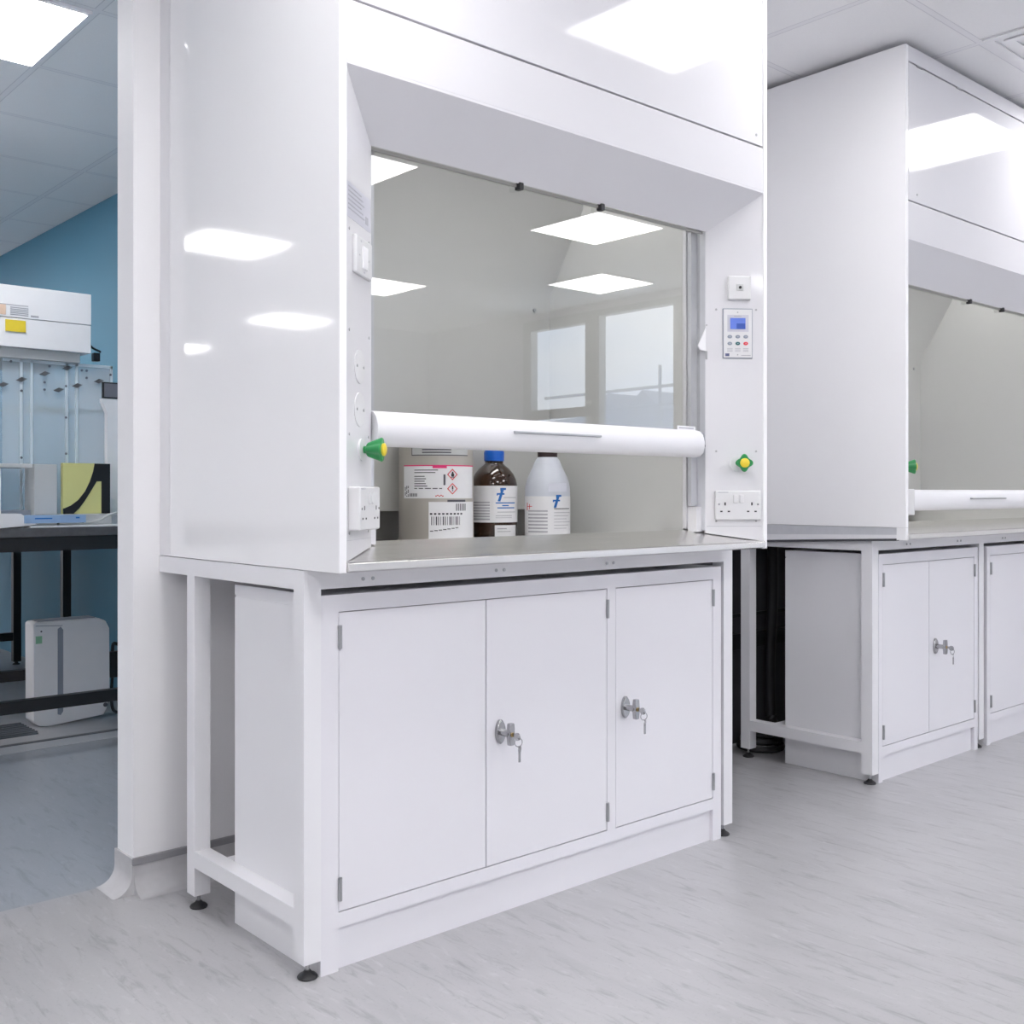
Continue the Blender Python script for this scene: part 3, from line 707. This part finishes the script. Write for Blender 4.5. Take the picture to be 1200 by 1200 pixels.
def bottle_white():
    c = (1.064, .416); R = .070; z0 = .9002
    t = thing('plastic_bottle', (c[0], c[1], z0), 'cloudy white plastic bottle with a black cap to the right of the brown bottle', 'bottle')
    prof = [(0, 0), (.060, 0), (.067, .004), (R, .012), (R, .135), (.0695, .152), (.067, .168), (.062, .184), (.054, .202), (.047, .216), (.042, .228), (.038, .238), (.033, .244), (.031, .247), (.028, .250), (.028, .2515), (.0001, .252)]
    m = MB(); m.lathe((*c, z0), prof, 48); m.build('body', hdpe, t)
    m = MB(); m.lathe((*c, z0), [(.0285, .2478), (.0305, .2488), (.031, .266), (.028, .269), (.0001, .2695)], 32); m.build('cap', black_cap, t)
    az = CAMDIR + 12
    m = MB(); m.patch(c, R, az - 96, az + 70, z0 + .006, z0 + .128, 36, .0008); lb = m.build('label', paper, t)
    m = MB()
    m.patch(c, .0695, az - 12, az + 40, z0 + .142, z0 + .168, 8, .0015); m.build('small_label', mat('frosted_label', (.70, .72, .80), .5, noise=(20, .03, (1, 1, 1))), t)
    m = MB(); f_logo(m, c, R + .0008, az + 8, z0 + .112, 1.1); m.build('logo', blue_ink, lb)
    m = MB()
    for k in range(7): m.patch(c, R + .0008, az - 70, az - 14, z0 + .018 + k * .0105, z0 + .0225 + k * .0105, 8, .0004)
    for k in range(6): m.patch(c, R + .0008, az + 2, az + 40 + (k % 3) * 9, z0 + .030 + k * .0095, z0 + .0315 + k * .0095, 8, .0004)
    m.build('printed_text', faint_ink, lb)
    m = MB(); m.patch(c, R + .0008, az + 2, az + 54, z0 + .089, z0 + .0915, 8, .0004); m.build('dark_text', ink, lb)
    m = MB()
    a = az - 76
    m.patch(c, R + .0008, a, a + 3, z0 + .085, z0 + .108, 2, .0005); m.patch(c, R + .0008, a, a + 20, z0 + .096, z0 + .098, 4, .0005); m.patch(c, R + .0008, a + 10, a + 12, z0 + .088, z0 + .104, 2, .0005)
    m.build('hazard_mark', red_ink, lb)
bottle_white()

def diamond(mb_out, c, r, az, z, s, th):
    k = math.degrees(1 / r); n = 12
    # red outline built of short slanted segments
    for q in range(4):
        for i in range(n):
            f = i / n
            if q == 0: a, zz = f * s, s - f * s
            elif q == 1: a, zz = s - f * s, -f * s
            elif q == 2: a, zz = -f * s, -s + f * s
            else: a, zz = -s + f * s, f * s
            mb_out.patch(c, r, az + (a - .0011) * k, az + (a + .0011) * k, z + zz - .0011, z + zz + .0011, 1, th)
def drum():
    c = (.679, .478); R = .111; z0 = .9002; H = .345
    t = thing('chemical_drum', (c[0], c[1], z0), 'beige metal drum with hazard labels standing left of the brown bottle', 'drum')
    m = MB(); m.lathe((*c, z0), [(0, 0), (R - .004, 0), (R, .004), (R - .003, .010), (R - .003, H - .012), (R, H - .006), (R - .003, H), (.0001, H)], 64)
    m.build('body', drum_mat, t)
    m = MB(); m.lathe((*c, z0 + H), [(.030, 0), (.030, .015), (.026, .018), (.0001, .018)], 32); m.build('cap', black_cap, t)
    az = CAMDIR; r = R - .003; k = math.degrees(1 / r)
    # main label
    m = MB(); m.patch(c, r, az - 54, az + 75, z0 + .123, z0 + .215, 30, .0007); lb = m.build('hazard_label', paper, t)
    m = MB(); m.patch(c, r + .0007, az - 54, az + 78, z0 + .2135, z0 + .2165, 24, .0006); m.patch(c, r + .0007, az - 2, az + 19, z0 + .2075, z0 + .2165, 6, .0009); m.build('pink_band', pink_ink, lb)
    m = MB()
    for i in range(8): m.patch(c, r + .0007, az - 31, az + (6, 2, -14, -12, -14, -12, -10, 12)[i], z0 + .201 - i * .0068 - (.004 if i > 1 else 0), z0 + .2035 - i * .0068 - (.004 if i > 1 else 0), 4, .0004)
    for i in range(9):
        for j in range(3): 
            if (i * 3 + j) % 4: m.patch(c, r + .0007, az - 51 + j * 3.4, az - 49 + j * 3.4, z0 + .128 + i * .0034, z0 + .1306 + i * .0034, 1, .0004)
    for i in range(5): m.patch(c, r + .0007, az - 40 + i * 3, az - 38.4 + i * 3, z0 + .128, z0 + .137, 1, .0004)
    m.patch(c, r + .0007, az + 14, az + 17, z0 + .160, z0 + .190, 1, .0004)
    m.build('printed_text', ink, lb)
    m = MB(); diamond(m, c, r + .0007, az + 28, z0 + .190, .0145, .0008); diamond(m, c, r + .0007, az + 28, z0 + .150, .0145, .0008)
    for i in range(5): m.patch(c, r + .0007, az + 2 + i * 2.5, az + 4 + i * 2.5, z0 + .128 + (i % 2) * .002, z0 + .131 + (i % 2) * .002, 1, .0006)
    m.build('hazard_diamonds', red_ink, lb)
    m = MB()
    m.patch(c, r + .0007, az + 26, az + 30.5, z0 + .184, z0 + .193, 2, .0009); m.patch(c, r + .0007, az + 27, az + 29.5, z0 + .193, z0 + .198, 2, .0009); m.patch(c, r + .0007, az + 25, az + 31.5, z0 + .1815, z0 + .183, 2, .0009)
    m.patch(c, r + .0007, az + 27.2, az + 29.2, z0 + .148, z0 + .158, 1, .0009); m.patch(c, r + .0007, az + 27.2, az + 29.2, z0 + .1435, z0 + .146, 1, .0009)
    m.build('hazard_symbols', black, lb)
    # upper notice, mostly behind the sash rail
    m = MB()
    m.patch(c, r, az - 36, az + 58, z0 + .243, z0 + .32, 24, .0006); u = m.build('upper_label', pale_grey, t)
    m = MB(); m.patch(c, r + .0006, az - 36, az + 58, z0 + .243, z0 + .2455, 20, .0005); m.patch(c, r + .0006, az - 36, az - 35, z0 + .243, z0 + .32, 1, .0005)
    for i in range(2): m.patch(c, r + .0006, az - 18, az + 26, z0 + .250 + .008 * i, z0 + .2535 + .008 * i, 8, .0005)
    m.build('printed_text', ink, u)
    # lower barcode label
    m = MB(); m.patch(c, r, az - 8, az + 78, z0 + .003, z0 + .113, 24, .0006); b = m.build('barcode_label', paper, t)
    m = MB(); m.patch(c, r + .0006, az + 20, az + 52, z0 + .113, z0 + .119, 6, .0008)
    for i in range(14):
        w = (1.2, .7, 1.8)[i % 3]; m.patch(c, r + .0006, az - 4 + i * 3.4, az - 4 + i * 3.4 + w, z0 + .048, z0 + .072, 1, .0004)
    for i in range(6): m.patch(c, r + .0006, az + 34 + i * 3.4, az + 35.6 + i * 3.4, z0 + .088, z0 + .108, 1, .0004)
    for i in range(9): m.patch(c, r + .0006, az - 6 + i * 6, az - 2.5 + i * 6, z0 + .077, z0 + .082, 1, .0004)
    for i in range(7): m.patch(c, r + .0006, az - 6 + i * 6.5, az - 1 + i * 6.5, z0 + .030 + i * .0015, z0 + .0325 + i * .0015, 1, .0004)
    m.build('barcode', ink, b)
drum()

# ================================================================= LEFT ROOM
def lab_bench(xa, xb, ya, yb, label, legs, rails, shade=bench_top):
    t = thing('lab_bench', ((xa + xb) / 2, (ya + yb) / 2, 0), label, 'bench')
    MB().box(xa, xb, ya, yb, .868, .903, .002).build('bench_top', shade, t)
    mb = MB(); mb.box(xa + .01, xb - .01, ya + .01, ya + .045, .812, .8675).box(xa + .01, xb - .01, yb - .05, yb - .01, .812, .8675); mb.build('apron', black_frame, t)
    for x, y in legs:
        l = MB().box(x, x + .045, y, y + .045, .02, .8675, .002).build('leg', black_frame, t)
        mb = MB(); mb.lathe((x + .0225, y + .0225, 0), [(.022, 0), (.022, .006), (.010, .012), (.008, .021)], 16); mb.build('foot', black, l)
    for (x0, x1, y, z) in rails: MB().box(x0, x1, y, y + .04, z, z + .048, .002).build('lower_rail', black_frame, t)
    return t
lab_bench(-1.6, .955, 2.31, 3.13, 'black-framed lab bench with dark top in front of the blue wall', [(-1.58, 2.33), (-1.58, 3.07), (.89, 2.33), (.89, 3.07)],
          [(-1.54, .89, 2.335, .192), (-1.54, .89, 3.08, .192)])
lab_bench(-.9, .955, 3.45, 6.2, 'second black lab bench seen through the legs of the front bench', [(-.88, 4.05), (.845, 4.05), (.815, 4.81), (-.88, 4.81)], [(-.84, .815, 4.815, .148)])  # hidden top lengthened past the legs to shade the blue wall below

# laminar cabinet on the bench
t = thing('filter_cabinet', (-.1, 2.78, .903), 'white filter cabinet on a clear acrylic enclosure standing on the black lab bench', 'filter cabinet')
MB().box(-.75, .430, 2.50, 3.05, 1.735, 1.862, .002).build('upper_housing', white_plastic, t)
MB().box(-.75, .430, 2.503, 3.05, 1.618, 1.7335, .002).build('lower_housing', white_plastic, t)
MB().box(-.75, .395, 2.53, 3.03, 1.578, 1.6175, .002).build('base_lip', pale_grey, t)
mb = MB(); mb.box(.00, .18, 2.4985, 2.5, 1.782, 1.785)
for k in range(5): mb.box(.112, .18, 2.4985, 2.5, 1.744 + .007 * k, 1.7475 + .007 * k)
mb.box(.19, .22, 2.4985, 2.5, 1.742, 1.749)
mb.build('printed_text', faint_ink, t)
y_ = MB().box(.094, .170, 2.4975, 2.4995 + .002, 1.678, 1.724).build('yellow_sticker', yellow, t)
MB().box(.02, .095, 2.4975, 2.5, 1.742, 1.782).build('orange_sticker', mat('peach_sticker', (.75, .55, .42), .5, noise=(10, .03, (1, 1, 1))), t)
# acrylic
MB().box(.10, .535, 2.56, 2.566, .905, 1.576).build('front_pane', acrylic, t)
MB().box(-.75, .10, 2.56, 2.566, .905, 1.576).build('front_pane', acrylic_clear, t)
MB().box(.535, .541, 2.56, 3.0, .905, 1.576).build('side_pane', acrylic, t)
MB().box(-.75, .541, 2.995, 3.0, .905, 1.576).build('rear_pane', acrylic_clear, t)
mb = MB()
for x in (.165, .205, .345, .385, .53): mb.box(x, x + .010, 2.553, 2.5595, .905, 1.576)
mb.box(.10, .54, 2.553, 2.5595, 1.566, 1.578).build('acrylic_strips', acrylic_edge, t)
MB().box(.18, .52, 2.60, 2.9, 1.385, 1.393).build('acrylic_shelf', acrylic_green, t)
for (x, z) in ((.17, 1.495), (.26, 1.525), (.35, 1.555), (.315, 1.462), (.39, 1.485), (.48, 1.51), (.10, 1.47)):  # dark diamonds painted in for reflections on the acrylic
    MB().prism([(x - .022, z - .004), (x, z + .010), (x + .022, z + .004), (x, z - .010)], 1, 2.548, 2.5525).build('dark_reflection', bench_top, t)
mb = MB()
for (x, z) in ((.17, 1.45), (.17, 1.18), (.26, 1.49), (.26, 1.46), (.345, 1.48), (.345, 1.20), (.345, 1.03), (.345, 1.35), (.43, 1.55), (.43, 1.52), (.53, 1.54), (.53, 1.37), (.53, 1.24), (.53, 1.13), (.53, 1.02), (.13, 1.565), (.28, 1.557), (.41, 1.55)):
    mb = MB(); disc(mb, x, z, .005, 2.550, 2.553, 8); mb.build('rivet', ink, t)
mb = MB(); mb.tube([(.431, 2.62, 1.80), (.45, 2.62, 1.79), (.445, 2.62, 1.72), (.47, 2.62, 1.665), (.52, 2.64, 1.645)], .005, 8); mb.tube([(.431, 2.63, 1.78), (.445, 2.63, 1.75), (.46, 2.63, 1.66), (.445, 2.62, 1.63)], .003, 8); mb.box(.478, .505, 2.60, 2.63, 1.60, 1.635, .002); mb.build('power_cable', black, t)
mb = MB(); mb.tube([(-.10, 2.70, 1.864), (-.02, 2.70, 1.93), (.07, 2.70, 1.915), (.135, 2.70, 1.862)], .005, 8); mb.build('white_cable', white_plastic, t)

# objects on the bench
t = thing('grey_instrument', (.10, 2.48, .903), 'pale grey instrument with a flat top beside the yellow box on the lab bench', 'instrument')
MB().box(-.12, .165, 2.40, 2.54, 1.136, 1.152, .002).build('top_plate', pale_grey, t)
MB().box(.175, .262, 2.41, 2.53, .9035, 1.152, .003).build('column', pale_grey, t)
MB().box(-.12, .055, 2.42, 2.53, .9035, 1.135, .003).build('body', white_plastic, t)
MB().box(.055, .175, 2.45, 2.53, .9035, .97, .003).build('base', mid_grey, t)
t = thing('yellow_box', (.37, 2.455, .953), 'pale yellow box with a black curved stripe standing on the lab bench', 'box')
MB().box(.284, .474, 2.41, 2.435, .9535, 1.158, .002).build('carton', tile_yellow, t)
# black swoosh: vertical band + curved band
L0, R0, B0, T0 = .2845, .4735, .954, 1.1575
sw = []
pts_o = [(.410, T0), (.404, 1.125), (.391, 1.085), (.372, 1.045), (.345, 1.010), (.315, .987), (.290, .976), (L0, .975)]
pts_i = [(L0, .954), (.324, .954), (.345, .973), (.365, .998), (.388, 1.035), (.405, 1.068), (.418, 1.083), (.432, 1.084), (.438, 1.078), (.438, B0), (R0, B0), (R0, T0)]
mb = MB()
def quad2(P):
    mb.prism(P, 1, 2.4085, 2.4105)
ZO = pts_o; 
band_i = [(.4185, T0), (.4185, 1.125), (.4185, 1.085), (.395, 1.045), (.371, 1.006), (.348, .975), (.326, .954), (L0, .954)]
for i in range(7): quad2([ZO[i], ZO[i + 1], band_i[i + 1], band_i[i]])
quad2([(.4185, T0), (.4185, 1.085), (.438, 1.085), (.438, T0)]); quad2([(.438, B0), (.438, T0), (R0, T0), (R0, B0)])
mb.build('black_stripe', black_frame, t)
tag(MB().box(.27, .480, 2.405, 2.50, .9035, .953, .002).build('low_tray', pale_grey), 'low grey tray lying beneath the yellow box on the lab bench', 'tray')
t = thing('blue_box', (.235, 2.355, .903), 'flat pale blue box lying at the front of the lab bench', 'box')
MB().box(.112, .345, 2.325, 2.385, .9205, .951, .001).build('carton', box_blue, t)
mb = MB(); mb.box(.15, .215, 2.3242, 2.325, .936, .941); mb.box(.305, .320, 2.3242, 2.325, .937, .943); mb.build('printed_text', blue_ink, t)
tag(MB().box(.13, .52, 2.315, 2.395, .9032, .9095, .001).build('paper_sheets', paper), 'white paper sheets lying under the blue box on the lab bench edge', 'paper')
tag(MB().prism([(-.3, .9035), (.02, .9035), (.16, .915), (.10, .958), (-.3, .962)], 1, 2.33, 2.40).build('white_folder', paper), 'white folder lying left of the blue box on the lab bench', 'folder')
mb = MB(); mb.tube([(.345, 2.36, .92), (.41, 2.37, .925), (.46, 2.37, .95), (.54, 2.39, .968)], .0045, 8)
tag(mb.build('grey_cable', pale_grey), 'thin pale cable curling up at the right end of the lab bench', 'cable')
t = thing('small_monitor', (.54, 2.49, .903), 'small dark-screened monitor on a white stand at the right end of the bench', 'monitor')
MB().box(.478, .60, 2.50, 2.515, 1.435, 1.503, .002).build('bezel', black_frame, t)
MB().box(.484, .594, 2.4985, 2.5002, 1.441, 1.497).build('screen', mat('grey_screen', (.16, .16, .19), .3, noise=(10, .1, (1, 1, 1))), t)
MB().prism([(.478, 1.434), (.478, 1.42), (.498, 1.375), (.498, .9035), (.60, .9035), (.60, 1.434)], 1, 2.504, 2.535).build('stand', white_plastic, t)

# air purifier under the bench
t = thing('air_purifier', (.50, 2.99, 0), 'off-white upright purifier unit standing on the floor behind the black bench rail', 'appliance')
prof = [(.337, .030), (.335, .458), (.345, .466), (.62, .466), (.655, .45), (.672, .415), (.672, .12), (.66, .045), (.645, .02), (.40, .0), (.36, .006)]
MB().prism(prof, 1, 2.93, 3.045, .006).build('body', white_plastic, t)
MB().prism([(.439, .05), (.439, .430), (.452, .440), (.463, .425), (.463, .06), (.452, .045)], 1, 2.9285, 2.931).build('side_stripe', mid_grey, t)
MB().prism([(.345, .452), (.46, .445), (.46, .4425), (.345, .4495)], 1, 2.9288, 2.931).build('seam_line', mid_grey, t)
MB().box(.36, .61, 2.945, 3.03, .4663, .470, .001).build('top_grille', mid_grey, t)
mb = MB(); mb.box(.345, .372, 2.9287, 2.931, .372, .405); mb.build('green_badge', green_soft, t)
mb = MB(); disc(mb, .369, .425, .004, 2.9285, 2.931, 10); disc(mb, .652, .065, .010, 2.9285, 2.931, 14); mb.build('sensor', ink, t)
mb = MB(); mb.box(.685, .74, 2.955, 2.985, .18, .30, .004); mb.tube([(.70, 2.97, .18), (.695, 2.97, .10), (.70, 2.96, .03), (.74, 2.96, .01)], .007, 8); mb.tube([(.70, 2.97, .30), (.705, 2.97, .335), (.73, 2.98, .33)], .008, 8)
tag(mb.build('power_adapter', black), 'black power adapter and lead beside the purifier unit', 'adapter')
mb = MB()
mb.box(.06, .315, 2.80, 3.06, .002, .008)
for k in range(7): mb.box(.06, .315, 2.81 + .036 * k, 2.825 + .036 * k, .008, .014)
tag(mb.build('ribbed_mat', mat('mat_grey', (.13, .14, .16), .5, noise=(10, .1, (1, 1, 1)))), 'dark grey ribbed mat on the floor left of the purifier unit', 'mat')
